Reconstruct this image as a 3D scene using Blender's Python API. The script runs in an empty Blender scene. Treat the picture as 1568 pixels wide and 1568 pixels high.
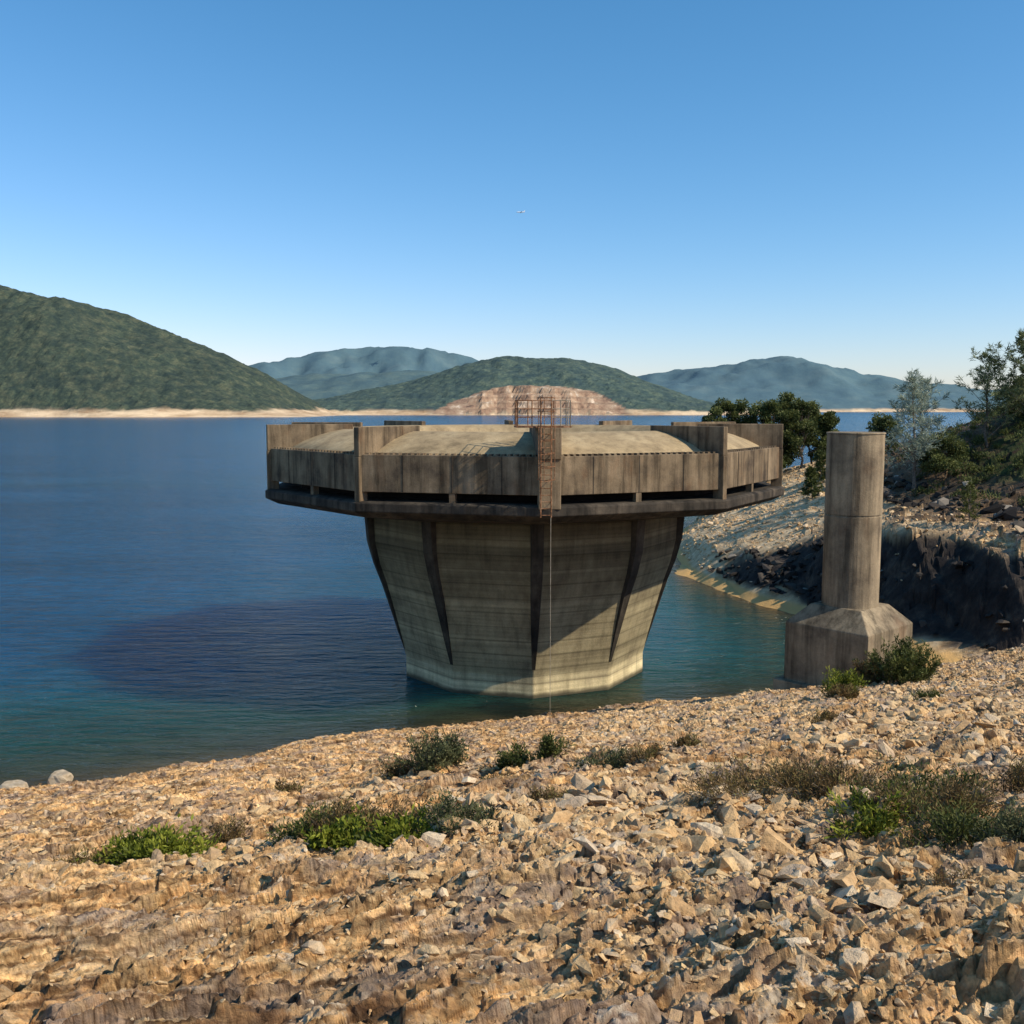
import bpy, bmesh, math, random
import numpy as np
from mathutils import Vector, Matrix
random.seed(7); RNG=np.random.default_rng(11)
scene=bpy.context.scene
H=14.55
# ------------------------------------------------------------------ helpers
def link(o,parent=None):
    scene.collection.objects.link(o)
    if parent: o.parent=parent
    return o
def np_mesh(name,V,F,mats,attrs=None,smooth=False,parent=None,midx=None):
    V=np.asarray(V,dtype=np.float32); F=np.asarray(F,dtype=np.int32)
    me=bpy.data.meshes.new(name); k=F.shape[1]
    me.vertices.add(len(V)); me.vertices.foreach_set('co',V.ravel())
    me.loops.add(F.size); me.loops.foreach_set('vertex_index',F.ravel())
    me.polygons.add(len(F)); me.polygons.foreach_set('loop_start',np.arange(0,F.size,k,dtype=np.int32))
    try: me.polygons.foreach_set('loop_total',np.full(len(F),k,dtype=np.int32))
    except Exception: pass
    if attrs:
        for n,a in attrs.items():
            at=me.attributes.new(n,'FLOAT','POINT'); at.data.foreach_set('value',np.asarray(a,dtype=np.float32))
    for m in (mats if isinstance(mats,(list,tuple)) else [mats]): me.materials.append(m)
    if midx is not None: me.polygons.foreach_set('material_index',np.asarray(midx,dtype=np.int32))
    me.update(calc_edges=True)
    me.polygons.foreach_set('use_smooth',np.full(len(me.polygons),smooth,dtype=bool))
    o=bpy.data.objects.new(name,me); link(o,parent); return o
class MB:
    def __init__(s): s.v=[];s.f=[];s.m=[]
    def add(s,vs,fs,mi=0):
        b=len(s.v); s.v+= [tuple(v) for v in vs]; s.f+=[tuple(i+b for i in f) for f in fs]; s.m+=[mi]*len(fs)
    def box(s,c,size,rz=0,mi=0):
        x,y,z=[a/2 for a in size]; ca,sa=math.cos(rz),math.sin(rz)
        vs=[]
        for dz in(-z,z):
            for dx,dy in((-x,-y),(x,-y),(x,y),(-x,y)):
                vs.append((c[0]+dx*ca-dy*sa,c[1]+dx*sa+dy*ca,c[2]+dz))
        s.add(vs,[(3,2,1,0),(4,5,6,7),(0,1,5,4),(1,2,6,5),(2,3,7,6),(3,0,4,7)],mi)
    def tube(s,p0,p1,r0,r1=None,n=6,mi=0,cap=True):
        r1=r0 if r1 is None else r1
        p0=Vector(p0);p1=Vector(p1);d=(p1-p0)
        if d.length<1e-6:return
        d.normalize(); a=d.orthogonal().normalized(); b=d.cross(a)
        vs=[]
        for p,r in((p0,r0),(p1,r1)):
            for i in range(n):
                t=2*math.pi*i/n; vs.append(p+(a*math.cos(t)+b*math.sin(t))*r)
        fs=[(i,(i+1)%n,n+(i+1)%n,n+i) for i in range(n)]
        if cap: fs+=[tuple(range(n))[::-1],tuple(range(n,2*n))]
        s.add(vs,fs,mi)
    def obj(s,name,mats,parent=None,bevel=0,smooth=False):
        me=bpy.data.meshes.new(name); me.from_pydata(s.v,[],s.f)
        for m in (mats if isinstance(mats,(list,tuple)) else [mats]): me.materials.append(m)
        me.polygons.foreach_set('material_index',s.m); me.update()
        if smooth: me.polygons.foreach_set('use_smooth',[True]*len(me.polygons))
        o=bpy.data.objects.new(name,me); link(o,parent)
        if bevel:
            b=o.modifiers.new('bev','BEVEL'); b.width=bevel; b.segments=2; b.limit_method='ANGLE'
        return o
# noise
def hsh(ix,iy,seed):
    h=(ix.astype(np.int64)*374761393+iy.astype(np.int64)*668265263+seed*2246822519)&0xFFFFFFFF
    h=((h^(h>>13))*1274126177)&0xFFFFFFFF
    h=h^(h>>16); h=(h*2654435761)&0xFFFFFFFF; h=h^(h>>15)
    return (h&0xFFFFFF)/float(0x1000000)
def vn(x,y,seed=0):
    ix=np.floor(x);iy=np.floor(y);fx=x-ix;fy=y-iy
    fx=fx*fx*(3-2*fx);fy=fy*fy*(3-2*fy)
    a=hsh(ix,iy,seed);b=hsh(ix+1,iy,seed);c=hsh(ix,iy+1,seed);d=hsh(ix+1,iy+1,seed)
    return (a*(1-fx)+b*fx)*(1-fy)+(c*(1-fx)+d*fx)*fy
def fbm(x,y,seed=0,o=4):
    r=0;a=.5;t=0
    for i in range(o):
        r=r+a*vn(x*2**i+i*17.3,y*2**i-i*9.1,seed+i);t+=a;a*=.5
    return r/t-0.5
def plates(x,y,cell,seed,tilt=1.0,edge=False):
    X=x/cell;Y=y/cell;ix=np.floor(X);iy=np.floor(Y)
    best=np.full(X.shape,9.0);sec=np.full(X.shape,9.0);out=np.zeros(X.shape)
    for dx in(-1,0,1):
        for dy in(-1,0,1):
            cx=ix+dx;cy=iy+dy
            px=cx+hsh(cx,cy,seed);py=cy+hsh(cx,cy,seed+1)
            ex=X-px;ey=Y-py;d=ex*ex+ey*ey
            h=hsh(cx,cy,seed+2)-.5+tilt*((hsh(cx,cy,seed+3)-.5)*ex+(hsh(cx,cy,seed+4)-.5)*ey)
            m=d<best
            if edge: sec=np.where(m,best,np.minimum(sec,d))
            best=np.where(m,d,best);out=np.where(m,h,out)
    if edge: return out,np.sqrt(sec)-np.sqrt(best)
    return out
def sst(a,b,x):
    t=np.clip((x-a)/(b-a),0,1);return t*t*(3-2*t)
# ------------------------------------------------------------------ materials
class NT:
    def __init__(s,name):
        s.mat=bpy.data.materials.new(name);s.mat.use_nodes=True;s.t=s.mat.node_tree;s.t.nodes.clear()
        s.out=s.n('ShaderNodeOutputMaterial');s.p=s.n('ShaderNodeBsdfPrincipled');s.l(s.p.outputs[0],s.out.inputs[0])
        s.p.inputs['Specular IOR Level'].default_value=.2
        s.pos=s.n('ShaderNodeNewGeometry').outputs['Position']
    def n(s,ty): return s.t.nodes.new(ty)
    def l(s,a,b): s.t.links.new(a,b)
    def set(s,sock,v):
        if isinstance(v,bpy.types.NodeSocket): s.l(v,sock)
        elif isinstance(v,(tuple,list)) and len(v)==3 and sock.type=='RGBA': sock.default_value=(*v,1)
        else: sock.default_value=v
    def map(s,scale,rot=(0,0,0)):
        m=s.n('ShaderNodeMapping');s.l(s.pos,m.inputs[0]);m.inputs['Scale'].default_value=scale;m.inputs['Rotation'].default_value=rot;return m.outputs[0]
    def noise(s,scale,detail=5,rough=.6,vec=None,dist=0):
        m=s.n('ShaderNodeTexNoise');s.l(vec or s.pos,m.inputs['Vector']);m.inputs['Scale'].default_value=scale
        m.inputs['Detail'].default_value=detail;m.inputs['Roughness'].default_value=rough;m.inputs['Distortion'].default_value=dist;return m.outputs['Fac']
    def voro(s,scale,vec=None,feat='F1',out='Color'):
        m=s.n('ShaderNodeTexVoronoi');m.feature=feat;s.l(vec or s.pos,m.inputs['Vector']);m.inputs['Scale'].default_value=scale;return m.outputs[out]
    def ramp(s,f,stops):
        r=s.n('ShaderNodeValToRGB');s.l(f,r.inputs[0]);e=r.color_ramp.elements
        while len(e)<len(stops): e.new(.5)
        for i,(p,c) in enumerate(stops):
            e[i].position=p;e[i].color=(*c,1) if isinstance(c,(tuple,list)) else (c,c,c,1)
        return r.outputs[0]
    def mix(s,f,a,b,mode='MIX'):
        m=s.n('ShaderNodeMix');m.data_type='RGBA';m.blend_type=mode
        s.set(m.inputs[0],f);s.set(m.inputs[6],a);s.set(m.inputs[7],b);return m.outputs[2]
    def math(s,op,a,b=0.0,clamp=False):
        m=s.n('ShaderNodeMath');m.operation=op;m.use_clamp=clamp;s.set(m.inputs[0],a);s.set(m.inputs[1],b);return m.outputs[0]
    def attr(s,name):
        a=s.n('ShaderNodeAttribute');a.attribute_name=name;return a.outputs['Fac']
    def bump(s,h,strength,dist,nrm=None):
        b=s.n('ShaderNodeBump');b.inputs['Strength'].default_value=strength;b.inputs['Distance'].default_value=dist
        s.l(h,b.inputs['Height'])
        if nrm: s.l(nrm,b.inputs['Normal'])
        return b.outputs[0]
    def fin(s,col,rough=.9,nrm=None):
        s.set(s.p.inputs['Base Color'],col);s.set(s.p.inputs['Roughness'],rough)
        if nrm: s.l(nrm,s.p.inputs['Normal'])
        return s.mat
def rock_cols(N):
    a=N.ramp(N.noise(.6,4,.65,dist=.8),[(.30,(.24,.145,.085)),(.42,(.56,.34,.155)),(.50,(.70,.47,.235)),(.60,(.50,.37,.255)),(.72,(.76,.60,.38))])
    b=N.ramp(N.noise(3.3,4,.68,dist=.5),[(.33,(.19,.11,.065)),(.45,(.62,.36,.15)),(.56,(.78,.56,.29)),(.68,(.44,.34,.255))])
    return N.mix(.5,a,b)
N=NT('ground_rock')
c=rock_cols(N)
mp=N.n('ShaderNodeMapping');N.l(N.pos,mp.inputs[0]);mp.inputs['Rotation'].default_value=(.15,.1,.5);mp.inputs['Scale'].default_value=(.6,1,1.4)
mv=mp.outputs[0]
def chan(sock):
    q=N.n('ShaderNodeSeparateColor');N.l(sock,q.inputs[0]);return q.outputs[0],q.outputs[1]
v1,v1g=chan(N.voro(4.2,mv));v2,v2g=chan(N.voro(12,mv))
c=N.mix(.55,c,N.ramp(v1,[(0,.5),(.5,1.0),(1,1.35)]),'MULTIPLY')
c=N.mix(.55,c,N.ramp(v2,[(0,.45),(.5,1.0),(1,1.4)]),'MULTIPLY')
c=N.mix(.7,c,N.ramp(N.noise(24,4,.72),[(.3,.4),(.5,1.05),(.70,1.4)]),'MULTIPLY')
c=N.mix(N.ramp(N.noise(.9,5,.65),[(.50,0.0),(.60,.65)]),c,(.31,.255,.225))
c=N.mix(N.ramp(N.noise(2.2,5,.72),[(.58,0.0),(.66,.7)]),c,(.68,.60,.48))
lay=N.ramp(N.attr('layer'),[(0,(.50,.45,.42)),(.3,(.82,.79,.77)),(.6,(1.05,1.0,.95)),(1,(1.3,1.22,1.1))])
c=N.mix(N.attr('slab'),c,N.mix(1.0,c,lay,'MULTIPLY'))
c=N.mix(N.attr('crack'),c,N.mix(1.0,c,(.22,.165,.13),'MULTIPLY'))  # crevice shadow painted into the colour along cracks and ledge edges
lowc=N.ramp(N.noise(1.3,5,.7),[(.35,(.34,.22,.12)),(.5,(.60,.43,.24)),(.64,(.78,.60,.37))])
c=N.mix(N.attr('scree'),c,lowc)
dk=N.ramp(N.noise(.7,5,.72,N.map((1,1,.6))),[(.35,(.014,.012,.012)),(.52,(.042,.034,.029)),(.66,(.11,.083,.06)),(.8,(.19,.15,.11))])
c=N.mix(N.attr('dark'),c,dk)
soil=N.ramp(N.noise(1.1,5,.72),[(.36,(.035,.022,.015)),(.52,(.10,.062,.038)),(.68,(.22,.15,.09))])
c=N.mix(N.attr('soil'),c,soil)
gr=N.ramp(N.noise(1.6,5,.7),[(.38,(.05,.032,.02)),(.5,(.045,.055,.018)),(.68,(.09,.10,.03))])
c=N.mix(N.attr('green'),c,gr)
c=N.mix(N.attr('sand'),c,(.66,.40,.15))
c=N.mix(N.attr('wet'),c,N.mix(1.0,c,(.38,.34,.3),'MULTIPLY'))
b1=N.bump(v2,.9,.035)
b1=N.bump(N.noise(8,8,.74,dist=.3),1,.055,b1)
ROCKG=N.fin(c,.92,b1)
N=NT('loose_rock')
r=N.attr('rnd')
c=N.ramp(r,[(0,(.18,.11,.06)),(.18,(.46,.29,.15)),(.42,(.64,.43,.215)),(.65,(.72,.53,.29)),(.82,(.44,.35,.26)),(1,(.78,.68,.52))])
c=N.mix(.5,c,rock_cols(N))
c=N.mix(.6,c,N.ramp(N.noise(18,4,.7),[(.3,.45),(.5,1.0),(.7,1.4)]),'MULTIPLY')
c=N.mix(N.attr('dark'),c,N.ramp(r,[(0,(.012,.011,.011)),(.6,(.045,.038,.033)),(.9,(.11,.09,.07)),(1,(.42,.37,.30))]))
LOOSE=N.fin(c,.9,N.bump(N.noise(22,5,.7),.9,.03))
def concrete(name,base,dark,light,streak=.6,band=0.0,rust=0.0,wet=False):
    N=NT(name)
    c=N.ramp(N.noise(.7,6,.65),[(.3,dark),(.5,base),(.72,light)])
    st=N.ramp(N.noise(1.6,5,.65,N.map((1.5,1.5,.12))),[(.36,.32),(.5,.95),(.66,1.35)])
    c=N.mix(streak,c,st,'MULTIPLY')
    if band:
        bd=N.ramp(N.noise(1.0,4,.55,N.map((.02,.02,1.15))),[(.36,.5),(.47,.95),(.52,.72),(.64,1.4)])
        c=N.mix(band,c,bd,'MULTIPLY')
        w=N.n('ShaderNodeTexWave');w.bands_direction='Z';N.l(N.pos,w.inputs[0]);w.inputs['Scale'].default_value=.42;w.inputs['Distortion'].default_value=.15
        c=N.mix(.6,c,N.ramp(w.outputs[1],[(0,.5),(.05,1.0),(.5,1.08),(1,.95)]),'MULTIPLY')
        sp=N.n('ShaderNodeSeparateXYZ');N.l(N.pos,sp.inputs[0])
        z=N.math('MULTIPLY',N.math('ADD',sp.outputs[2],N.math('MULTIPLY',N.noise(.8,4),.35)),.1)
        c=N.mix(1.0,c,N.ramp(z,[(0,1.5),(.125,1.45),(.145,1.0),(.40,.92),(.62,.60),(.9,.34)]),'MULTIPLY')  # stem shade painted in: darker with height above the pale waterline band
    c=N.mix(.5,c,N.ramp(N.noise(18,5,.75),[(.3,.6),(.5,1.0),(.7,1.3)]),'MULTIPLY')
    if rust: c=N.mix(N.ramp(N.noise(1.1,5,.6,N.map((1,1,.4))),[(.55,0.0),(.75,rust)]),c,(.20,.09,.035))
    if wet:
        sp=N.n('ShaderNodeSeparateXYZ');N.l(N.pos,sp.inputs[0])
        z=N.math('ADD',sp.outputs[2],N.math('MULTIPLY',N.noise(1.5,3),.25))
        c=N.mix(N.ramp(z,[(.22,.85),(.40,0.0)]),c,(.05,.045,.03))
    return N.fin(c,.88,N.bump(N.noise(12,6,.7),.5,.03))
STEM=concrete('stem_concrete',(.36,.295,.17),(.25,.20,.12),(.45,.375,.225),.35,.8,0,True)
RIB=concrete('stained_rib_concrete',(.045,.037,.028),(.02,.018,.015),(.10,.082,.058),.6)
WALL=concrete('weathered_wall_concrete',(.175,.128,.078),(.068,.05,.035),(.27,.20,.125),.85,0,.4)
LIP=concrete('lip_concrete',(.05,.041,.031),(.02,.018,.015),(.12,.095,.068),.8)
CREST=concrete('crest_concrete',(.37,.275,.155),(.25,.185,.105),(.46,.355,.21),.35)
PILLAR=concrete('pillar_concrete',(.24,.185,.118),(.12,.092,.062),(.34,.265,.168),.8,0,.35)
N=NT('rusty_steel');RUST=N.fin(N.ramp(N.noise(6,5),[(.35,(.08,.04,.02)),(.5,(.22,.10,.045)),(.65,(.36,.21,.12))]),.85)
N=NT('galvanised_steel');GALV=N.fin(N.ramp(N.noise(5,4),[(.35,(.20,.17,.12)),(.65,(.40,.34,.26))]),.6)
N=NT('dark_void');VOID=N.fin(N.ramp(N.noise(2,3),[(.3,(.008,.007,.006)),(.7,(.02,.017,.014))]),1)  # near-black colour stands in for the deep shade behind the rim slots
N=NT('pale_boulder');PALE=N.fin(N.ramp(N.noise(3,6),[(.35,(.34,.26,.17)),(.65,(.56,.46,.33))]),.9,N.bump(N.noise(10,6),.5,.04))
def leafmat(name,c0,c1,c2,tr=.25):
    N=NT(name);c=N.ramp(N.attr('rnd'),[(0,c0),(.5,c1),(1,c2)])
    N.fin(c,.65)
    t=N.n('ShaderNodeBsdfTranslucent');N.l(c,t.inputs[0]);m=N.n('ShaderNodeMixShader');m.inputs[0].default_value=tr
    N.l(N.p.outputs[0],m.inputs[1]);N.l(t.outputs[0],m.inputs[2]);N.l(m.outputs[0],N.out.inputs[0]);return N.mat
L_FERN=leafmat('fern_leaf',(.06,.075,.01),(.17,.20,.02),(.36,.36,.05))
L_GREEN=leafmat('shrub_leaf',(.03,.045,.012),(.09,.105,.025),(.21,.21,.065))
L_DRY=leafmat('dry_leaf',(.08,.05,.024),(.20,.13,.05),(.19,.19,.055))
L_GREY=leafmat('greygreen_leaf',(.045,.055,.025),(.11,.12,.05),(.23,.22,.10))
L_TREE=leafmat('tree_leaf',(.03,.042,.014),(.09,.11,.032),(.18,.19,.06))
L_PALE=leafmat('casuarina_leaf',(.16,.20,.14),(.30,.35,.26),(.45,.49,.40))
L_PALE2=leafmat('casuarina_green_leaf',(.08,.10,.04),(.17,.20,.085),(.29,.31,.16))
N=NT('bark');BARK=N.fin(N.ramp(N.noise(8,5),[(.35,(.08,.06,.045)),(.65,(.22,.18,.14))]),.9)
# ------------------------------------------------------------------ terrain
def Npl(x,y): return 12.95-.29*y+np.where(x<0,.125,.11)*x
XS=np.array([-200,-45,-25,-15,-5,0,5,10,14.])
def st(y,pts,k=9):
    xs=list(XS[:k]);zs=[float(Npl(np.array(a),y)) for a in xs]
    for a,b in pts: xs.append(a);zs.append(b)
    return (y,xs,zs)
ST=[(-60,[-200,0,200],[5,30.3,52]),
 st(0,[(40,17.3),(80,22)]),st(20,[(20,9.3),(40,12),(80,18)]),
 st(34,[(18,5.1),(21,5.7),(40,9.5),(80,15)]),
 st(40,[(17.8,3.9),(21.2,4.75),(26,6),(40,9),(80,14)]),
 st(46,[(14.1,.9),(20,1.2),(24.4,2.0),(30,4),(40,8),(80,14)],8),
 (52,[-200,0,10,18,22,27.6,33,40,80],[-30,-4,-1.5,-.8,-.1,.6,3,7.5,15]),
 (58,[-200,10,16,21,24,27,29,31,40,50,80],[-30,-4,-1.5,-.6,.2,1.2,5.7,6.7,8,12,16]),
 (64,[-200,8,15,21,23.5,25,26.5,36,42,60],[-30,-5,-2,-.4,.5,3.5,6.3,7.3,9.8,14.5]),
 (70,[-200,8,14,19.2,20.0,21.5,23.5,26,36,40,50,70],[-30,-5,-2,0,.35,1.4,4.6,6.2,7.5,9.6,13,17]),
 (78,[-200,6,12,16.4,17.6,19.5,22,26,33,38,44,60],[-30,-5,-2,0,.4,2.6,3.9,5.6,7.6,10.1,13.5,18]),
 (86,[-200,6,12,14.4,15.8,17.8,25,29,33.5,38.6,45,60],[-30,-5,-2,0,.45,2.7,5.6,7.2,9.2,11.8,14.9,19]),
 (100,[-200,6,12,16,18,22,28,34,42,52,70],[-30,-6,-2,0,1.8,3.5,5.9,8.3,11,15,20]),
 (115,[-200,8,14,20,26,32,40,50,65],[-30,-6,-3,0,4.6,7.4,9.4,11,15]),
 (130,[-200,20,26,34,42,55,70],[-30,-3,0,6,8,9,12]),
 (150,[-200,26,45,60,80],[-30,-6,-2,1,4]),(180,[-200,200],[-8,-8]),(400,[-200,200],[-12,-12])]
def base(x,y):
    x=np.asarray(x,float);y=np.asarray(y,float);z=np.zeros(x.shape)
    for (y0,xa,za),(y1,xb,zb) in zip(ST[:-1],ST[1:]):
        m=(y>=y0)&(y<=y1)
        if m.any():
            t=(y[m]-y0)/(y1-y0); z[m]=np.interp(x[m],xa,za)*(1-t)+np.interp(x[m],xb,zb)*t
    return z
def slabmask(x,y): return sst(.36,.50,vn(x*.2+3,y*.2+1,77)*.6+.4*sst(4,-5,x-.12*y))
def ground(x,y,full=False):
    zb=base(x,y)
    z=np.maximum(zb,-6+0*zb)
    sl=slabmask(x,y)
    far=sst(50,58,y)
    wx=x+.10*fbm(x*1.3,y*1.3,5,3)+.03*fbm(x*9,y*9,6,2);wy=y+.10*fbm(x*1.3,y*1.3,9,3)+.03*fbm(x*9,y*9,10,2)
    ca,sa=math.cos(.5),math.sin(.5);ux=wx*ca+wy*sa;uy=-wx*sa+wy*ca
    z=z+.9*fbm(x*.14,y*.14,21,3)*sst(3,12,y)+.06*fbm(x*4,y*4,27,4)*(1-far)
    p1,e1=plates(ux*.42,uy,.62,31,2.4,True)
    p2,e2=plates(ux*.5,uy,.27,41,3.0,True)
    p3,e3=plates(ux*.75,uy,.12,51,3.0,True)
    near=1-sst(12,26,y)
    p4,e4=plates(wx,wy,.05,61,2.6,True)
    t=.30*fbm(x*.6,y*.6,25,3)+.20*fbm(ux*.5,uy*1.5,26,4)*(1-.7*far)
    tt=t+.085*p1*sst(0,.10,e1)+.05*p2*sst(0,.14,e2)
    Lh=.042;fi=np.floor(tt/Lh);fr=tt/Lh-fi
    tz=Lh*(fi+.30*fr+.70*sst(.78,1.0,fr))
    s2=sl*(1-far)
    z=z+t*(1-s2)+tz*s2
    k=1-.4*sl
    rgh=.085*(p1+.3)*sst(0,.12,e1)*(1-sl*.75)*(1-.7*far)+.085*(p2+.2)*sst(0,.14,e2)*(1-sl*.55)*(1-far)+(.05*(p3+.2)*sst(0,.18,e3)*k+.022*p4*sst(0,.28,e4)*(k+.2)*near)*(1-far)
    z=z+rgh*(1-.85*far*(1-sst(1.0,2.2,zb)))
    cr=np.clip(1-e1/.05,0,1)*.95
    cr=np.maximum(cr,np.clip(1-e2/.08,0,1)*.75*k)
    cr=np.maximum(cr,s2*sst(.76,.88,fr)*(1-sst(.93,1.0,fr))*.9)
    rt=x/np.maximum(y,1)
    z=z+far*(.5*plates(x,y,2.4,71,1.6)+.30*plates(x,y,.9,72,1.8)*sst(.28,.33,rt))*sst(.8,2.4,zb)*(1-.4*sst(7,9,zb))*(.22+.78*sst(.28,.34,rt))
    if full: return z,np.maximum(cr,np.clip(1-e3/.14,0,1)*.55*near*(k+.1)),hsh(fi,np.floor(ux*.5+p1*3),88)
    return z
def grid_faces(n,m):
    i=np.arange(n*m).reshape(n,m)
    return np.stack([i[:-1,:-1],i[:-1,1:],i[1:,1:],i[1:,:-1]],-1).reshape(-1,4)[:, ::-1]
cx0,cy0=0.0,-4.0
rr=np.concatenate([np.linspace(3.8,7.3,40),np.exp(np.linspace(math.log(7.35),math.log(58),1800)),np.exp(np.linspace(math.log(58.2),math.log(260),330))]);nr=len(rr);na=960
aa=np.radians(np.linspace(-36,36,na))
R,A=np.meshgrid(rr,aa,indexing='ij')
X=cx0+R*np.sin(A);Y=cy0+R*np.cos(A)
x=X.ravel();y=Y.ravel();z,crk,lay=ground(x,y,True)
ratio=x/np.maximum(y,1)
nz=fbm(x*.25,y*.25,91,4)
farb=sst(48,53,y)
lim=np.interp(ratio,[.20,.26,.30,.34],[2.2,3.0,4.2,6.0])
cliff=farb*sst(.3,.9,z+nz*2)*(1-sst(lim-.4,lim+.5,z+nz*1.2))*sst(.205,.23,ratio)
cliff*=np.where(y>78,1-sst(78,86,y),1)
soil=farb*sst(.31,.35,ratio+nz*.06)*sst(6.5,7.1,z+nz*1.5)
green=farb*sst(.42,.50,ratio+nz*.25)*sst(8.4,9.8,z+nz*3)
sand=farb*(1-sst(.40,.7,z))*sst(-.8,0,z)
scree=farb*(1-sst(.42,.48,ratio))
wet=(1-sst(.02,.22,z+nz*.2))*(1-farb)
np_mesh('rocky_ground',np.stack([x,y,z],1),grid_faces(nr,na),ROCKG,dict(dark=np.clip(cliff,0,1),soil=soil*.9,green=green,sand=sand,scree=scree*.9,wet=wet,slab=slabmask(x,y)*(1-farb),crack=crk*(1-farb),layer=lay))
# ------------------------------------------------------------------ loose rocks
variants=[]
for k in range(20):
    bm=bmesh.new();n=random.randint(9,17)
    for i in range(n):
        d=Vector((random.gauss(0,1),random.gauss(0,1),random.gauss(0,1))).normalized()*random.uniform(.75,1)
        if k%2: d=Vector([max(-.72,min(.72,q)) for q in d])
        bm.verts.new((d.x*random.uniform(.85,1.15),d.y,d.z))
    r_=bmesh.ops.convex_hull(bm,input=bm.verts)
    dead=[v for v in bm.verts if not v.link_faces]
    bmesh.ops.delete(bm,geom=dead,context='VERTS')
    bmesh.ops.triangulate(bm,faces=bm.faces)
    bm.verts.ensure_lookup_table();bm.verts.index_update()
    variants.append((np.array([v.co[:] for v in bm.verts]),np.array([[v.index for v in f.verts] for f in bm.faces])));bm.free()
def rocks(name,px,py,size,darkv,mat=LOOSE,sink=.15,flat=.6):
    n=len(px);pz=ground(px,py);vi=RNG.integers(0,len(variants),n)
    VV=[];FF=[];RN=[];DK=[];b=0
    for k,(V,F) in enumerate(variants):
        m=np.where(vi==k)[0]
        if not len(m):continue
        q=len(m);sc=np.stack([RNG.uniform(.7,1.6,q),RNG.uniform(.5,1.0,q),RNG.uniform(.22,flat+.15,q)],1)*size[m][:,None]
        e=RNG.normal(0,.35,(q,2));a=RNG.uniform(0,6.28,q)
        P=V[None]*sc[:,None]
        cx,sx=np.cos(e[:,0])[:,None],np.sin(e[:,0])[:,None]
        P=np.stack([P[...,0],P[...,1]*cx-P[...,2]*sx,P[...,1]*sx+P[...,2]*cx],-1)
        cy,sy=np.cos(e[:,1])[:,None],np.sin(e[:,1])[:,None]
        P=np.stack([P[...,0]*cy+P[...,2]*sy,P[...,1],-P[...,0]*sy+P[...,2]*cy],-1)
        ca,sa=np.cos(a)[:,None],np.sin(a)[:,None]
        P=np.stack([P[...,0]*ca-P[...,1]*sa,P[...,0]*sa+P[...,1]*ca,P[...,2]],-1)
        P+=np.stack([px[m],py[m],pz[m]+size[m]*sink],1)[:,None]
        nv=len(V);VV.append(P.reshape(-1,3));FF.append((F[None]+(np.arange(q)*nv)[:,None,None]+b).reshape(-1,3))
        RN.append(np.repeat(RNG.random(q),nv));DK.append(np.repeat(darkv[m],nv));b+=q*nv
    return np_mesh(name,np.concatenate(VV),np.concatenate(FF),mat,dict(rnd=np.concatenate(RN),dark=np.concatenate(DK)))
n=160000
r_=np.exp(RNG.uniform(math.log(7.0),math.log(54),n));a_=np.radians(RNG.uniform(-34,34,n))
px=cx0+r_*np.sin(a_);py=cy0+r_*np.cos(a_)
cl=fbm(px*.5,py*.5,301,3);sm=slabmask(px,py)
dens=np.clip(.14+.9*sst(-.08,.12,cl),0,1)*(1-.66*sm)
keep=(RNG.random(n)<dens)&(base(px,py)>-.1)&(py>2.4)
px=px[keep];py=py[keep];r_=r_[keep];cl=cl[keep];sm=sm[keep]
u=RNG.random(len(px));size=.0145*(1-u*.985)**-.58
size=np.clip(size,.010,.14)*np.clip(r_/11,.8,1.75)*(1+1.2*np.clip(cl,0,.3));size=np.minimum(size,.2)*(1-.25*sm)
rocks('loose_rocks',px,py,size,np.zeros(len(px)),sink=.05)
# far bank scree and dark riprap
n=11000
py=RNG.uniform(54,120,n);px=RNG.uniform(14,52,n);bz=base(px,py);q=px/py
k=(bz>.75)&(bz<8.8)&(RNG.random(n)<.8)&~((q>.345)&(bz<6.2)&(RNG.random(n)<.8))&~((q>.36)&(bz>7.2)&(RNG.random(n)<.6))
px=px[k];py=py[k];bz=bz[k];q=q[k]
limr=np.interp(q,[.20,.26,.30,.34],[2.2,3.0,4.0,5.2])
dk=((bz<limr)&(py<85)&(q>.205)|(q>.33)&(bz>6.9)).astype(float)*(RNG.random(len(px))<.95)
size=np.clip(.2*(1-RNG.random(len(px))*.96)**-.45,.15,.7)*np.where(dk>0,1.15,.55)
rocks('bank_riprap',px,py,size,dk,sink=.1,flat=.7)
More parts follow.
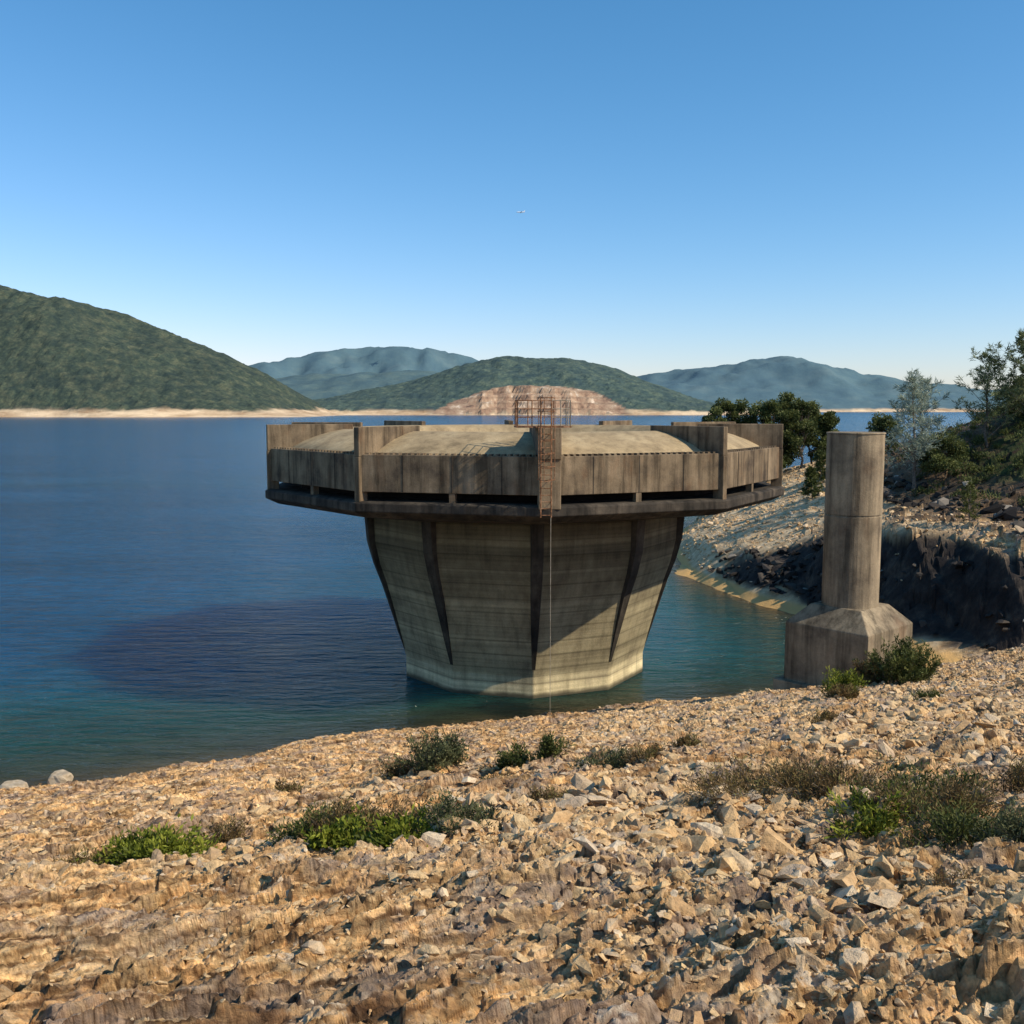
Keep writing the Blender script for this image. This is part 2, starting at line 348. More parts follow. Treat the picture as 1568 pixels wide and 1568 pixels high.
# ------------------------------------------------------------------ hills
def hillmat(name,c0,c1,c2,haze,sc=.03,quarry=False,vor=.6,bmp=.6):
    N=NT(name)
    c=N.ramp(N.noise(sc,7,.7),[(.36,c0),(.5,c1),(.64,c2)])
    c=N.mix(.5,c,N.ramp(N.noise(sc*.25,5,.65),[(.36,.6),(.5,1.0),(.64,1.4)]),'MULTIPLY')
    if vor: c=N.mix(vor,c,N.ramp(N.voro(sc*4,out='Distance'),[(0,1.35),(.5,.7),(.9,.35)]),'MULTIPLY')
    sc_=N.ramp(N.noise(.03,6,.7,N.map((.5,.5,3))),[(.35,(.36,.23,.13)),(.6,(.74,.56,.36))])
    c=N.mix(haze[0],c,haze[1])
    c=N.mix(N.attr('shore'),c,sc_)
    if quarry:
        qc=N.ramp(N.noise(.035,7,.75,N.map((1,1,.22))),[(.34,(.14,.09,.065)),(.45,(.30,.19,.125)),(.56,(.40,.28,.185)),(.68,(.68,.56,.43))])
        w=N.n('ShaderNodeTexWave');w.bands_direction='Z';N.l(N.pos,w.inputs[0]);w.inputs['Scale'].default_value=.028;w.inputs['Distortion'].default_value=1.2;w.inputs['Detail Scale'].default_value=.02
        qc=N.mix(.4,qc,N.ramp(w.outputs[1],[(0,.55),(.3,1.0),(1,1.1)]),'MULTIPLY')
        c=N.mix(N.attr('quarry'),c,qc)
    return N.fin(c,1.0,N.bump(N.noise(sc*3,5,.7),bmp,3))
def hill(name,pts,y0,yr,yb,mat,step,canopy=3.0,shoreh=8,su=(0,0),seed=0,quarry=None,gully=.12,smooth=False):
    us=np.array([p[0] for p in pts],float);vs=np.array([p[1] for p in pts],float)
    xr=(us-784)/1506*yr;zr=(624-vs)/1506*yr+H
    x0,x1=xr[0],xr[-1]
    xs=np.arange(x0,x1,step);ys=np.concatenate([np.arange(y0-20,yr,step*1.0),np.arange(yr,yb,step*3)])
    Yg,Xg=np.meshgrid(ys,xs,indexing='ij')
    xw=Xg+40*fbm(Xg/200,Yg/200,seed+50,3)*(yr-Yg)/(yr-y0)
    h=np.interp(xw,xr,zr)
    for sft in(-25,25): h=h+np.interp(xw+sft,xr,zr)
    h/=3
    t=np.clip((Yg-y0)/(yr-y0),0,1);tb=np.clip((Yg-yr)/(yb-yr),0,1)
    wob=fbm(Xg/220+seed,Yg/320,seed,5)
    f=np.sin(t*math.pi/2)**1.15*(1-tb**1.5)
    z=np.maximum(h,0)*f*(1+gully*4*wob*np.sin(t*math.pi))
    ys0=y0+60*fbm(Xg/150,Xg*0,seed+4,3)
    sh=np.interp(Xg,[x0,su[0],su[1],x1],[shoreh,shoreh,0,0]) if su!=(0,0) else shoreh
    z=z+sh*sst(0,30,Yg-ys0)*(1-tb)-3*(1-sst(-10,4,Yg-ys0))
    q=np.zeros(z.shape)
    if quarry:
        qa,qb,qz=quarry
        m=sst(qa,qa+30,Xg+30*wob)*(1-sst(qb-30,qb,Xg+30*wob))
        arch=np.interp((Xg-qa)/(qb-qa)+.10*fbm(Xg/70,Yg/90,seed+35,3),[0,.12,.28,.42,.62,.80,.93,1],[.05,.35,.80,1,.98,.78,.38,.05])
        tt=np.clip((Yg-y0-5+90*fbm(Xg/60,Yg*0,seed+31,4))/110,0,1)*4
        bench=(np.floor(tt)+sst(.0,.35,tt-np.floor(tt)))/4.3
        zc=qz*arch*np.minimum(bench,1)*(1+.25*fbm(Xg/40,Yg/40,seed+33,3))
        z=np.maximum(z,zc*m)
        q=m*(z<qz*arch*1.02+8*wob)*(z>1)*(Yg<y0+260)
    can=canopy*(.6*plates(Xg,Yg,step*2.5,seed+8,.5)+1.3*fbm(Xg/step/2,Yg/step/2,seed+10,2)+1.5*fbm(Xg/50,Yg/50,seed+14,3))
    veg=sst(shoreh*.9,shoreh*1.6,z+shoreh*.9*fbm(Xg/60,Yg/60,seed+12,3))*(1-q)
    z=z+can*veg
    np_mesh(name,np.stack([Xg.ravel(),Yg.ravel(),z.ravel()],1),grid_faces(*z.shape)[:, ::-1],mat,dict(shore=(1-veg.ravel())*(1-q.ravel()),quarry=q.ravel()),smooth=smooth)
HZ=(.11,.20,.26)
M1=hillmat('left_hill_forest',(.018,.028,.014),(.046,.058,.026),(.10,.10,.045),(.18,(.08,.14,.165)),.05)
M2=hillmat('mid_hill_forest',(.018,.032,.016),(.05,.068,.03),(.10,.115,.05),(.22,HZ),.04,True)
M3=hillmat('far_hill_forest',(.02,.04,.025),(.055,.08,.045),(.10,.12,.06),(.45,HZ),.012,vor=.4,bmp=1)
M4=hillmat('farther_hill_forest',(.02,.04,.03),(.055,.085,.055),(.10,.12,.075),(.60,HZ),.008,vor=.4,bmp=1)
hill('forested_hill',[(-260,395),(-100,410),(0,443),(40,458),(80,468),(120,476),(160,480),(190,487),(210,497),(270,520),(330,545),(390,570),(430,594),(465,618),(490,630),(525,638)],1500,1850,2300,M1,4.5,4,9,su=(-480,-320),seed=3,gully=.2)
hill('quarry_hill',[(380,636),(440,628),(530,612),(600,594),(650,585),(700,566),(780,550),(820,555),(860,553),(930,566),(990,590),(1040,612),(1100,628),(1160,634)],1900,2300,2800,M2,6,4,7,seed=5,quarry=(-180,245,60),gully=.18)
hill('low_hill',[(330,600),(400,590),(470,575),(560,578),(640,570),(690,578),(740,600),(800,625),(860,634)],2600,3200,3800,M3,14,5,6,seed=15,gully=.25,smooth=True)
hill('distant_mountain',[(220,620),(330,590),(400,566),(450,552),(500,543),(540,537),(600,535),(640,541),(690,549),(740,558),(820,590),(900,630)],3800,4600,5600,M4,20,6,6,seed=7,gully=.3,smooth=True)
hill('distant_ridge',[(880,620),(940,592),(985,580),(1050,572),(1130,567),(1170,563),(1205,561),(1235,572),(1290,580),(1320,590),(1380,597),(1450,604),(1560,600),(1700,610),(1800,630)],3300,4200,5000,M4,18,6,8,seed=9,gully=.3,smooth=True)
# ------------------------------------------------------------------ water
wr=np.concatenate([np.exp(np.linspace(math.log(26),math.log(300),420)),np.exp(np.linspace(math.log(305),math.log(30000),80))]);wa=np.radians(np.linspace(-62,62,420))
R,A=np.meshgrid(wr,wa,indexing='ij');X=(R*np.sin(A)).ravel();Y=(R*np.cos(A)-4).ravel()
d=np.where(Y<395,base(X,np.minimum(Y,399)),-12.)
N=NT('lake_water')
dep=N.attr('depth')
c=N.ramp(dep,[(0.0,(.095,.078,.038)),(.05,(.038,.048,.028)),(.16,(.015,.052,.043)),(.34,(.012,.076,.085)),(.58,(.009,.076,.118)),(1,(.007,.070,.155))])
c=N.mix(.45,c,N.ramp(N.noise(.05,4,.6,N.map((.35,1,1))),[(.35,.6),(.65,1.4)]),'MULTIPLY')
c=N.mix(.4,c,N.ramp(N.noise(.9,4,.65,N.map((.4,1.3,1),(0,0,-.12))),[(.38,.55),(.6,1.4)]),'MULTIPLY')
w1=N.noise(1.15,4,.6,N.map((.38,1.3,1),(0,0,-.12)),dist=.4)
w2=N.noise(.22,3,.5,N.map((.5,1.3,1),(0,0,.2)))
w3=N.noise(4.5,2,.6,N.map((.6,1.3,1)))
b=N.bump(w2,1,.8);b=N.bump(w1,1,.8,b);b=N.bump(w3,1,.08,b)
N.p.inputs['IOR'].default_value=1.33;N.p.inputs['Specular IOR Level'].default_value=.42
N.p.subsurface_method='BURLEY'
N.p.inputs['Subsurface Weight'].default_value=1.0;N.p.inputs['Subsurface Radius'].default_value=(.8,1.2,1.5);N.p.inputs['Subsurface Scale'].default_value=6.0
WAT=N.fin(c,.14,b)
np_mesh('lake_water',np.stack([X,Y,0*X],1),grid_faces(len(wr),len(wa)),WAT,dict(depth=np.clip(-d/9,0,1)),smooth=True)
# ------------------------------------------------------------------ spillway tower
TC=Vector((.6,55,0))
tower=bpy.data.objects.new('bellmouth_spillway_tower',None);link(tower)
VA=[math.radians(4+36*k) for k in range(10)]
def P(r,th,z): return (TC.x+r*math.sin(th),TC.y-r*math.cos(th),z)
def ring(prof,ang,closed=False,mi=0,mb=None):
    mb=mb or MB();n=len(ang);vs=[P(r,t,z) for r,z in prof for t in ang];fs=[]
    K=len(prof)
    for k in range(K if closed else K-1):
        k2=(k+1)%K
        for i in range(n):
            j=(i+1)%n;fs.append((k*n+i,k*n+j,k2*n+j,k2*n+i))
    mb.add(vs,fs,mi);return mb
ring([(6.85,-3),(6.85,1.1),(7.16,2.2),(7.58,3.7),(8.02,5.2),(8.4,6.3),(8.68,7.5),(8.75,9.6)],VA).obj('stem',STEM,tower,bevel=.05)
mb=MB()
zs=[1.5,2.6,3.7,5.2,6.3,7.5,9.5];rs=[6.94,7.27,7.58,8.02,8.4,8.68,8.75];pr=[.015,.04,.07,.11,.15,.2,.3];wd=[.10,.17,.23,.29,.32,.34,.36]
for t in VA:
    s=Vector((math.cos(t),math.sin(t),0));vs=[]
    for zz,r,p_,w in zip(zs,rs,pr,wd):
        c_=Vector(P(r+p_,t,zz));i_=Vector(P(r-.3,t,zz))
        vs+=[i_-s*w,c_-s*w*.8,c_+s*w*.8,i_+s*w]
    fs=[(4*k+a,4*k+a+1,4*k+a+5,4*k+a+4) for k in range(len(zs)-1) for a in range(3)]
    mb.add(vs,fs)
mb.obj('corner_ribs',RIB,tower)
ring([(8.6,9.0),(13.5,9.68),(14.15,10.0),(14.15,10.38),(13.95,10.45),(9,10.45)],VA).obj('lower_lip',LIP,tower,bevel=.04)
ring([(13.55,10.86),(13.88,10.86),(13.88,12.5),(13.5,12.5)],VA,True).obj('outer_wall',WALL,tower,bevel=.025)
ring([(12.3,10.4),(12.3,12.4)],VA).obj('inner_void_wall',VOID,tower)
ring([(13.52,12.44),(12.0,12.46)],VA).obj('gutter_slab',CREST,tower)
RA=[2*math.pi*i/96 for i in range(96)]
ring([(12.95,12.3),(12.8,12.55),(12.2,12.86),(11.5,13.12),(10.8,13.32),(10.1,13.45),(9.6,13.44),(9.1,13.2),(8.5,12.5),(7.9,11.4),(7.4,9.6),(7,7),(6.7,2)],RA).obj('crest',CREST,tower,smooth=True)
mb=MB()
def rad_box(mb,t,r0,r1,z0,z1,w,off=0,mi=0):
    c_=P((r0+r1)/2,t,(z0+z1)/2);s=Vector((math.cos(t),math.sin(t),0))*off
    mb.box((c_[0]+s.x,c_[1]+s.y,c_[2]),(w,r1-r0,z1-z0),t,mi)
for k,t in enumerate(VA):
    if k==0: 
        rad_box(mb,t,9.6,14.2,12.4,13.72,.95); rad_box(mb,t,13.4,14.12,10.3,12.4,.93); continue
    rad_box(mb,t,9.6,14.0,12.4,13.7,.3); rad_box(mb,t,13.45,14.02,10.4,12.4,.28)
mb.obj('radial_piers',WALL,tower,bevel=.03)
mb=MB()
for k in range(10):
    t0,t1=VA[k],VA[(k+1)%10]
    a=Vector(P(13.7,t0,10.65));b_=Vector(P(13.7,t1,10.65));tm=VA[k]+math.radians(18)
    m_=(a+b_)/2;mb.box(m_,(.26,.30,.44),tm)
    for j in range(1,30):
        f=j/30;q_=Vector(P(13.52,t0,12.53)).lerp(Vector(P(13.52,t1,12.53)),f)
        mb.box(q_,(.12,.45,.09),tm)
mb.obj('slot_posts_and_top_nibs',WALL,tower)
mb=MB()
for k in range(10):
    t0,t1=VA[k],VA[(k+1)%10];tm=t0+math.radians(18)
    for f in(.24,.5,.76):
        q_=Vector(P(13.885,t0,11.68)).lerp(Vector(P(13.885,t1,11.68)),f);mb.box(q_,(.035,.02,1.6),tm)
mb.obj('wall_joints',LIP,tower)
mb=MB();t=VA[0]
def F(a,r,z):
    p=Vector(P(r,t,z));s=Vector((math.cos(t),math.sin(t),0));return p+s*a
def rail(mb,a0,r0,a1,r1,mi,z=13.75,h=1.1,n=4):
    for i in range(n+1):
        f=i/n;a=a0+(a1-a0)*f;r=r0+(r1-r0)*f;mb.tube(F(a,r,z),F(a,r,z+h),.024,mi=mi)
    for hh in(.4,.75,1.1): mb.tube(F(a0,r0,z+hh),F(a1,r1,z+hh),.018,mi=mi)
mb.box(F(-.25,13.3,13.75),(2.3,1.5,.06),t)
rail(mb,-1.35,14.0,-.75,14.0,0,n=1);rail(mb,.05,14.05,.85,14.0,1,n=2);rail(mb,-1.35,12.6,.85,12.6,0,n=4);rail(mb,-1.35,12.6,-1.35,14,0,n=2);rail(mb,.85,12.6,.85,14,1,n=2)
mb.obj('platform_railing',[RUST,GALV],tower)
mb=MB()
la,lb=-.42,.02
for a in(la,lb): mb.tube(F(a,14.42,10.0),F(a,14.42,15.0),.03)
zz=10.1
while zz<13.9: mb.tube(F(la,14.42,zz),F(lb,14.42,zz),.018);zz+=.28
ca_=(la+lb)/2
for zz in[11.6,12.15,12.7,13.25,13.8,14.4,14.95]:
    pts=[]
    for i in range(9):
        th=math.pi*i/8;pts.append(F(ca_-.36*math.cos(th),14.42+.62*math.sin(th),zz))
    for p_,q_ in zip(pts[:-1],pts[1:]): mb.tube(p_,q_,.018)
for i in(1,3,5,7):
    th=math.pi*i/8;mb.tube(F(ca_-.36*math.cos(th),14.42+.62*math.sin(th),11.6),F(ca_-.36*math.cos(th),14.42+.62*math.sin(th),14.95),.014)
for zz in(10.6,11.6,12.6,13.5):
    for a in(la,lb): mb.tube(F(a,14.0,zz),F(a,14.42,zz),.02)
mb.obj('caged_ladder',RUST,tower)
mb=MB();mb.tube(F(.02,14.3,-.5),F(.02,14.3,10.3),.012);mb.obj('hanging_cable',GALV,tower)
# ------------------------------------------------------------------ pillar
PX,PY=13.95,40.0
mb=MB();n=48
def stack(secs,rz):
    vs=[];fs=[]
    for (hw,z_) in secs:
        for sx,sy in((-1,-1),(1,-1),(1,1),(-1,1)):
            a=sx*hw;b=sy*hw;vs.append((PX+a*math.cos(rz)-b*math.sin(rz),PY+a*math.sin(rz)+b*math.cos(rz),z_))
    for k in range(len(secs)-1):
        for i in range(4):
            j=(i+1)%4;fs.append((4*k+i,4*k+j,4*k+4+j,4*k+4+i))
    fs.append((len(vs)-4,len(vs)-3,len(vs)-2,len(vs)-1));mb.add(vs,fs)
stack([(2.15,.5),(2.15,3.3),(1.84,3.302),(1.84,5.72),(1.12,6.5)],math.radians(42))
for (r0,z0,r1,z1) in[(1.12,6.4,1.12,10.2),(1.085,10.2,1.085,10.26),(1.12,10.26,1.12,13.5),(1.15,13.5,1.15,13.56)]:
    vs=[(PX+r*math.cos(2*math.pi*i/n),PY+r*math.sin(2*math.pi*i/n),z_) for r,z_ in((r0,z0),(r1,z1)) for i in range(n)]
    mb.add(vs,[(i,(i+1)%n,n+(i+1)%n,n+i) for i in range(n)]+[tuple(range(n,2*n))])
mb.obj('concrete_pillar',PILLAR,bevel=.03)
# ------------------------------------------------------------------ vegetation
def leaves(pts,dirs,L,W,rnd,jit=.6):
    n=len(pts);d=dirs+RNG.normal(0,jit,(n,3));d/=np.linalg.norm(d,axis=1)[:,None]
    s=np.cross(d,RNG.normal(0,1,(n,3)));s/=np.linalg.norm(s,axis=1)[:,None]
    L=np.asarray(L)[:,None] if np.ndim(L) else L;W=np.asarray(W)[:,None] if np.ndim(W) else W
    V=np.stack([pts,pts+d*L*.45+s*W*.5,pts+d*L,pts+d*L*.45-s*W*.5],1).reshape(-1,3)
    return V,np.arange(n*4).reshape(n,4),np.repeat(rnd,4)
def gz(x,y): return float(ground(np.array([x]),np.array([y]))[0])
def shrub(name,x,y,w,h,mat,stems=60,per=34,L=.06,W=.022,z=None,up=.6):
    rad=w/2;P_=[];D_=[];R_=[];mb=MB()
    lob=[(random.uniform(0,6.283),random.uniform(.2,.9)) for _ in range(4)]
    for i in range(stems):
        if random.random()<.6:
            la_,lr=random.choice(lob);a=la_+random.gauss(0,.35);rr_=rad*min(1.15,max(0,random.gauss(lr,.15)))
        else: a=random.uniform(0,6.283);rr_=rad*math.sqrt(random.random())
        bx=x+math.cos(a)*rr_*.75;by=y+math.sin(a)*rr_*.75
        bz=gz(bx,by)-.03 if z is None else z
        hh=h*random.uniform(.35,1.0)*(1-.5*min(1,(rr_/rad))**2)
        end=np.array([bx+math.cos(a)*rr_*.5+random.gauss(0,.08*w),by+math.sin(a)*rr_*.5+random.gauss(0,.08*w),bz+hh])
        st_=np.array([bx,by,bz]);t=RNG.uniform(.15,1,per)[:,None]
        pp=st_+(end-st_)*t+np.array([0,0,.15*hh])*np.sin(t*3.14)+RNG.normal(0,.03*w**.5+.008,(per,3))
        P_.append(pp);D_.append(np.tile((end-st_)/np.linalg.norm(end-st_)*up+np.array([0,0,.2]),(per,1)));base_r=random.uniform(0,.75)
        R_.append(np.clip(base_r+RNG.uniform(-.15,.3,per)*t[:,0],0,1))
        mb.tube(st_,end,.004+.003*w,.002,n=3,cap=False)
    P_=np.concatenate(P_);n_=len(P_)
    V,F_,r__=leaves(P_,np.concatenate(D_),RNG.uniform(.6,1.3,n_)*L,RNG.uniform(.6,1.3,n_)*W,np.concatenate(R_))
    b=len(V);V=np.concatenate([V,np.array(mb.v)]);F2=np.array([f for f in mb.f])+b
    FF=np.concatenate([F_,F2]);mi=np.concatenate([np.zeros(len(F_),int),np.ones(len(F2),int)])
    return np_mesh(name,V,FF,[mat,BARK],dict(rnd=np.concatenate([r__,np.zeros(len(mb.v))])),midx=mi)
S=[('fern',-4.3,11.0,1.25,.28,L_FERN,90,36,.085,.03),('fern',-3.85,10.7,.8,.26,L_FERN,50,36,.08,.03),('shrub',-4.9,10.9,.7,.3,L_DRY,60,36,.06,.015),
('shrub',-3.45,11.4,.5,.32,L_DRY,40,30,.05,.015),
('shrub',-2.2,10.4,.75,.38,L_GREEN,70,36,.06,.02),('shrub',-1.85,10.1,.7,.42,L_DRY,60,34,.06,.016),('fern',-1.65,9.5,.7,.24,L_FERN,50,34,.08,.03),
('fern',-1.05,9.1,.8,.24,L_FERN,60,34,.085,.03),('shrub',-.55,9.2,.7,.3,L_GREY,60,36,.055,.015),('shrub',-1.2,9.7,.9,.27,L_DRY,60,36,.06,.016),
('shrub',-1.45,17.4,1.2,.75,L_GREY,110,50,.08,.024),('shrub',-2.1,17.6,.7,.4,L_DRY,40,36,.07,.02),
('shrub',.1,16.2,.55,.45,L_GREEN,50,36,.07,.025),('shrub',.6,16.0,.6,.45,L_GREEN,50,36,.07,.025),
('shrub',1.4,14.0,.9,.3,L_GREY,60,36,.06,.016),('shrub',1.9,13.6,.6,.25,L_DRY,40,36,.06,.014),('shrub',-.2,13.4,.5,.25,L_DRY,40,36,.06,.014),
('shrub',.38,10.9,.42,.24,L_DRY,50,36,.05,.01),
('shrub',2.55,9.7,1.1,.40,L_DRY,110,46,.06,.011),('shrub',3.2,9.4,1.2,.48,L_DRY,130,46,.06,.011),('shrub',3.9,9.0,1.1,.40,L_GREEN,90,46,.055,.013),
('fern',2.95,7.9,.6,.26,L_FERN,40,34,.07,.018),('shrub',3.6,8.0,.9,.38,L_DRY,100,46,.055,.011),('shrub',3.45,7.2,.8,.3,L_GREEN,80,46,.05,.012),('shrub',3.8,6.8,.7,.34,L_GREY,80,46,.05,.011),
('shrub',4.6,8.7,1.0,.36,L_DRY,80,40,.055,.012),
('shrub',13.4,33.2,2.3,1.7,L_GREEN,150,70,.14,.04),('shrub',12.4,33.5,1.2,1.1,L_DRY,80,60,.14,.03),('shrub',9.5,27.7,1.0,1.0,L_FERN,70,50,.12,.03),('shrub',9.2,26.6,.8,.5,L_DRY,60,50,.1,.025),
('shrub',2.6,5.6,.25,.12,L_DRY,30,26,.03,.006),('shrub',1.6,6.2,.3,.1,L_DRY,30,26,.03,.006),('shrub',7.2,22,.6,.3,L_DRY,40,36,.08,.02),('shrub',10.5,24,.7,.3,L_GREEN,40,36,.08,.02),('shrub',3.5,19,.5,.25,L_DRY,40,36,.07,.02),('shrub',-4.5,19,.5,.25,L_DRY,40,36,.07,.02)]
for s in S: shrub(*s)
def tree(name,x,y,h,cr,mat,kind='round',nleaf=9000,L=.3,W=.12,z=None):
    z0=(gz(x,y)-.2) if z is None else z
    mb=MB();lean=Vector((random.uniform(-.08,.08),random.uniform(-.08,.08),1))
    top=Vector((x,y,z0))+lean*h*(.75 if kind=='round' else 1.0);b0=Vector((x,y,z0))
    prev=b0;r0=h*.018
    for i in range(1,6):
        f=i/5;q=b0.lerp(top,f)+Vector((random.gauss(0,.015*h),random.gauss(0,.015*h),0))*(1 if i<5 else 0);mb.tube(prev,q,r0*(1-.85*(f-.2)),r0*(1-.85*f),n=6,cap=False);prev=q
    pts=[];dr=[];rn=[]
    if kind=='round':
        K=34;per=nleaf//K
        for k in range(K):
            a=random.uniform(0,6.283);f=random.uniform(.16,.95);rr_=cr*math.sqrt(random.random())*math.sin(math.pi*min(1,f*.75+.25))**.6
            c_=Vector((x+rr_*math.cos(a),y+rr_*math.sin(a),z0+h*f));s_=b0.lerp(top,min(.9,f*.8));mb.tube(s_,c_,r0*.3,r0*.08,n=4,cap=False)
            sz=cr*random.uniform(.16,.34)
            g=RNG.normal(0,1,(per,3));g/=np.linalg.norm(g,axis=1)[:,None];rad=RNG.random(per)[:,None]**.45
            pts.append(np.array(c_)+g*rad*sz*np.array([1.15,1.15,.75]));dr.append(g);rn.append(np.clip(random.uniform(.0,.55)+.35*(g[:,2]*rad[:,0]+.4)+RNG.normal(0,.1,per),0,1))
    else:
        K=34 if kind=='conifer' else 26;per=nleaf//K
        for k in range(K):
            f=.12+.88*(k+random.random()*.6)/K;f=min(f,.99);a=k*2.4+random.uniform(-.4,.4)
            s_=b0.lerp(top,f);ln=cr*(1.1-f*.8)*random.uniform(.6,1.3)
            rise=ln*random.uniform(.5,1.3) if kind=='casuarina' else ln*random.uniform(-.05,.35)
            e_=s_+Vector((math.cos(a)*ln,math.sin(a)*ln,rise));mb.tube(s_,e_,r0*.3*(1.1-f),r0*.06,n=4,cap=False)
            if kind=='casuarina':
                ns=7
                for j in range(ns):
                    tt=.25+.75*j/ns;o_=s_.lerp(e_,tt);sd_=Vector((random.gauss(0,1),random.gauss(0,1),random.uniform(.1,1))).normalized()*ln*.35*(1.2-tt*.6)
                    mb.tube(o_,o_+sd_,r0*.08,r0*.03,n=3,cap=False)
                    m=per//ns;t=RNG.uniform(.1,1.1,m)[:,None];pp=np.array(o_)+np.array(sd_)*t+RNG.normal(0,cr*.022,(m,3))
                    pts.append(pp);dr.append(np.tile(np.array(sd_.normalized())*.9,(m,1)));rn.append(RNG.uniform(.1,.95,m))
            else:
                t=RNG.uniform(.2,1.0,per)[:,None];pp=np.array(s_)+np.array(e_-s_)*t+RNG.normal(0,cr*.055,(per,3))
                pts.append(pp);dr.append(np.tile(np.array((e_-s_).normalized())*.8+np.array([0,0,.3]),(per,1)));rn.append(RNG.uniform(.1,.9,per))
    pts=np.concatenate(pts);n_=len(pts)
    V,F_,r__=leaves(pts,np.concatenate(dr),RNG.uniform(.6,1.3,n_)*L,RNG.uniform(.6,1.3,n_)*W,np.concatenate(rn))
    b=len(V);V=np.concatenate([V,np.array(mb.v)])
    F2=np.array(mb.f)+b
    np_mesh(name,V,np.concatenate([F_,F2]),[mat,BARK],dict(rnd=np.concatenate([r__,np.zeros(len(mb.v))])),midx=np.concatenate([np.zeros(len(F_),int),np.ones(len(F2),int)]))
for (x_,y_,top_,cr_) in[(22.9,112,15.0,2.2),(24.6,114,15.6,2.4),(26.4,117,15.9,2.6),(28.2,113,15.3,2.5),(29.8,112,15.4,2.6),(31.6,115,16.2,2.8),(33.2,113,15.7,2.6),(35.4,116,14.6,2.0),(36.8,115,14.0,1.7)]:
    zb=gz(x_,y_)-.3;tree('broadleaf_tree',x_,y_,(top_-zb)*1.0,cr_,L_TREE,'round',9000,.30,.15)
tree('conifer_tree',27.6,90,3.0,.9,L_TREE,'conifer',3000,.3,.08)
tree('conifer_tree',30.2,96,3.4,1.0,L_TREE,'conifer',3000,.3,.08)
tree('broadleaf_tree',36.5,97,4.6,1.8,L_TREE,'round',7000,.25,.12)
tree('broadleaf_tree',35.3,80,3.7,2.2,L_TREE,'round',9000,.22,.1)
tree('casuarina_tree',32.8,80,9.0,3.0,L_PALE,'casuarina',4800,.45,.055)
tree('casuarina_tree',34.6,83,7.4,2.6,L_PALE,'casuarina',3600,.45,.055)
tree('casuarina_tree',39.6,82,7.6,3.0,L_PALE2,'casuarina',4500,.42,.06)
tree('casuarina_tree',42.0,80,7.4,3.2,L_PALE2,'casuarina',6500,.42,.07)
tree('broadleaf_tree',43.6,84,3.6,2.4,L_TREE,'round',9000,.25,.1)
tree('pine_sapling',30.2,64.5,2.7,.8,L_GREEN,'conifer',1500,.22,.05)
P_=[];R_=[]
for i in range(520):
    y_=random.uniform(62,104);x_=y_*random.uniform(.36,.60);zb=float(base(np.array([x_]),np.array([y_]))[0])
    if zb<7.6: continue
    if random.random()>(.15+2.2*(x_/y_-.40)+.2): continue
    s_=random.uniform(.2,.6);k=90;g=RNG.normal(0,1,(k,3))*np.array([1,1,.6])*s_*.6
    P_.append(np.array([x_,y_,gz(x_,y_)+s_*.35])+g);R_.append(np.clip(random.uniform(.1,.8)+RNG.normal(0,.15,k),0,1))
P_=np.concatenate(P_);V,F_,r__=leaves(P_,np.tile([0,0,.8],(len(P_),1)),RNG.uniform(.15,.4,len(P_)),RNG.uniform(.05,.12,len(P_)),np.concatenate(R_))
np_mesh('hillside_scrub',V,F_,L_TREE,dict(rnd=r__))
def boulder(name,x,y,s,z):
    bm=bmesh.new();bmesh.ops.create_icosphere(bm,subdivisions=3,radius=1)
    for v_ in bm.verts:
        p=v_.co.copy();q=np.array([p.x*1.6+x]);w_=np.array([p.y*1.6+p.z*1.3+y]);k=1+.5*float(fbm(q,w_,5,3)[0])
        v_.co=Vector((max(-.8,min(.8,p.x))*s*1.15*k,max(-.75,min(.75,p.y))*s*k,max(-.7,min(.66,p.z))*s*.9*k))+Vector((x,y,z))
    me=bpy.data.meshes.new(name);bm.to_mesh(me);bm.free();me.materials.append(PALE);o=bpy.data.objects.new(name,me);link(o)
boulder('boulder',-17.6,37.0,.42,.15);boulder('boulder',-19.0,36.2,.5,.02)
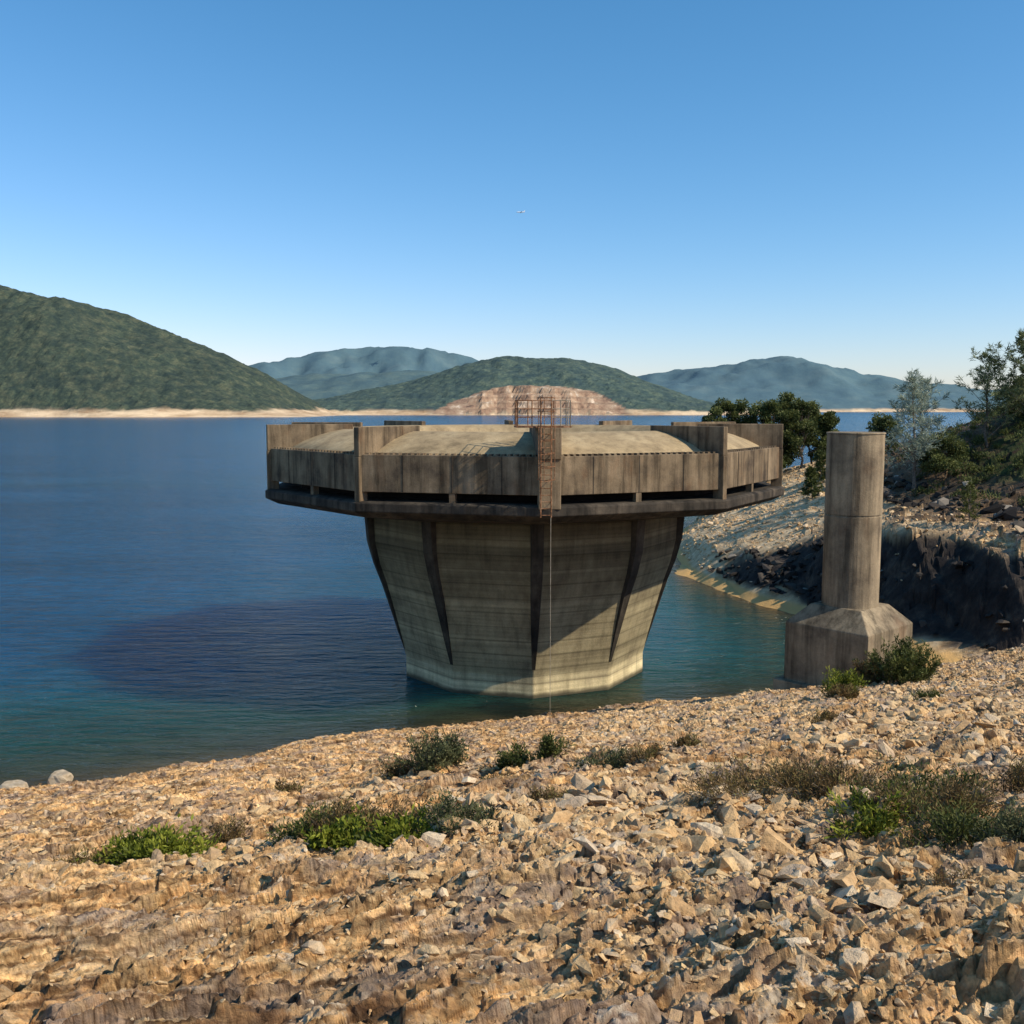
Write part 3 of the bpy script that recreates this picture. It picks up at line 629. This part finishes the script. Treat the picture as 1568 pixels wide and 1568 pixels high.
# ------------------------------------------------------------------ airplane
N=NT('white_aircraft_paint');WP=N.fin(N.ramp(N.noise(.5,2),[(.3,(.75,.75,.76)),(.7,(.85,.85,.86))]),.4)
mb=MB();c=Vector((34,4000,14.55+.1925*4000))
prev=None
for xx,r in[(-17,.3),(-14,1.6),(-9,2),(10,2),(17,.5)]:
    if prev: mb.tube(c+Vector((prev[0],0,0)),c+Vector((xx,0,0)),prev[1],r,n=10)
    prev=(xx,r)
for sy in(-1,1):
    mb.add([c+Vector(q) for q in[(-3,sy*1.5,-.8),(3,sy*1.5,-.8),(8,sy*17,.6),(6,sy*17,.6),(-3,sy*1.5,-.3),(3,sy*1.5,-.3),(8,sy*17,.8),(6,sy*17,.8)]],[(0,1,2,3),(4,5,6,7),(0,1,5,4),(1,2,6,5),(2,3,7,6),(3,0,4,7)])
    mb.add([c+Vector(q) for q in[(12,sy*.5,.5),(15,sy*.5,.5),(17,sy*6,.9),(16,sy*6,.9)]],[(0,1,2,3)])
    mb.tube(c+Vector((-2,sy*6,-1.6)),c+Vector((2,sy*6,-1.6)),1.0,.8,n=8)
mb.add([c+Vector(q) for q in[(11,0,1.5),(16,0,1),(18,0,7),(16,0,7)]],[(0,1,2,3)])
o=mb.obj('airplane',WP)
# ------------------------------------------------------------------ light, sky, camera
sd=Vector((.91,-.415,.84)).normalized()
el=math.asin(sd.z);az=math.atan2(sd.x,sd.y)
w=bpy.data.worlds.new('World');scene.world=w;w.use_nodes=True;nt=w.node_tree
sky=nt.nodes.new('ShaderNodeTexSky');sky.sky_type='NISHITA';sky.sun_disc=False;sky.sun_elevation=el;sky.sun_rotation=az
sky.air_density=1.0;sky.dust_density=.3;sky.ozone_density=1.6;sky.altitude=0
def wm(op,a,b):
    m=nt.nodes.new('ShaderNodeMath');m.operation=op
    nt.links.new(a,m.inputs[0]);m.inputs[1].default_value=b;return m.outputs[0]
sp=nt.nodes.new('ShaderNodeSeparateColor');cb=nt.nodes.new('ShaderNodeCombineColor')
nt.links.new(sky.outputs[0],sp.inputs[0])
nt.links.new(wm('MULTIPLY',wm('POWER',wm('MULTIPLY',sp.outputs[0],.15),1.45),.88/.15),cb.inputs[0])
nt.links.new(wm('MULTIPLY',sp.outputs[1],.86),cb.inputs[1])
nt.links.new(wm('MULTIPLY',sp.outputs[2],1.07),cb.inputs[2])
nt.links.new(cb.outputs[0],nt.nodes['Background'].inputs[0]);nt.nodes['Background'].inputs[1].default_value=.15
sl=bpy.data.lights.new('sun','SUN');sl.energy=5.0;sl.angle=math.radians(.5);sl.color=(1,.89,.71)
so=bpy.data.objects.new('sun',sl);link(so);so.rotation_euler=(-sd).to_track_quat('-Z','Y').to_euler();so.location=(60,-30,80)
cam=bpy.data.cameras.new('camera');co=bpy.data.objects.new('camera',cam);link(co)
co.location=(0,0,H);co.rotation_euler=(math.radians(90-6.06),0,0)
cam.sensor_width=36;cam.lens=36*1506/1568;cam.clip_start=.1;cam.clip_end=60000
scene.camera=co
scene.view_settings.view_transform='Standard';scene.view_settings.look='None';scene.view_settings.exposure=0
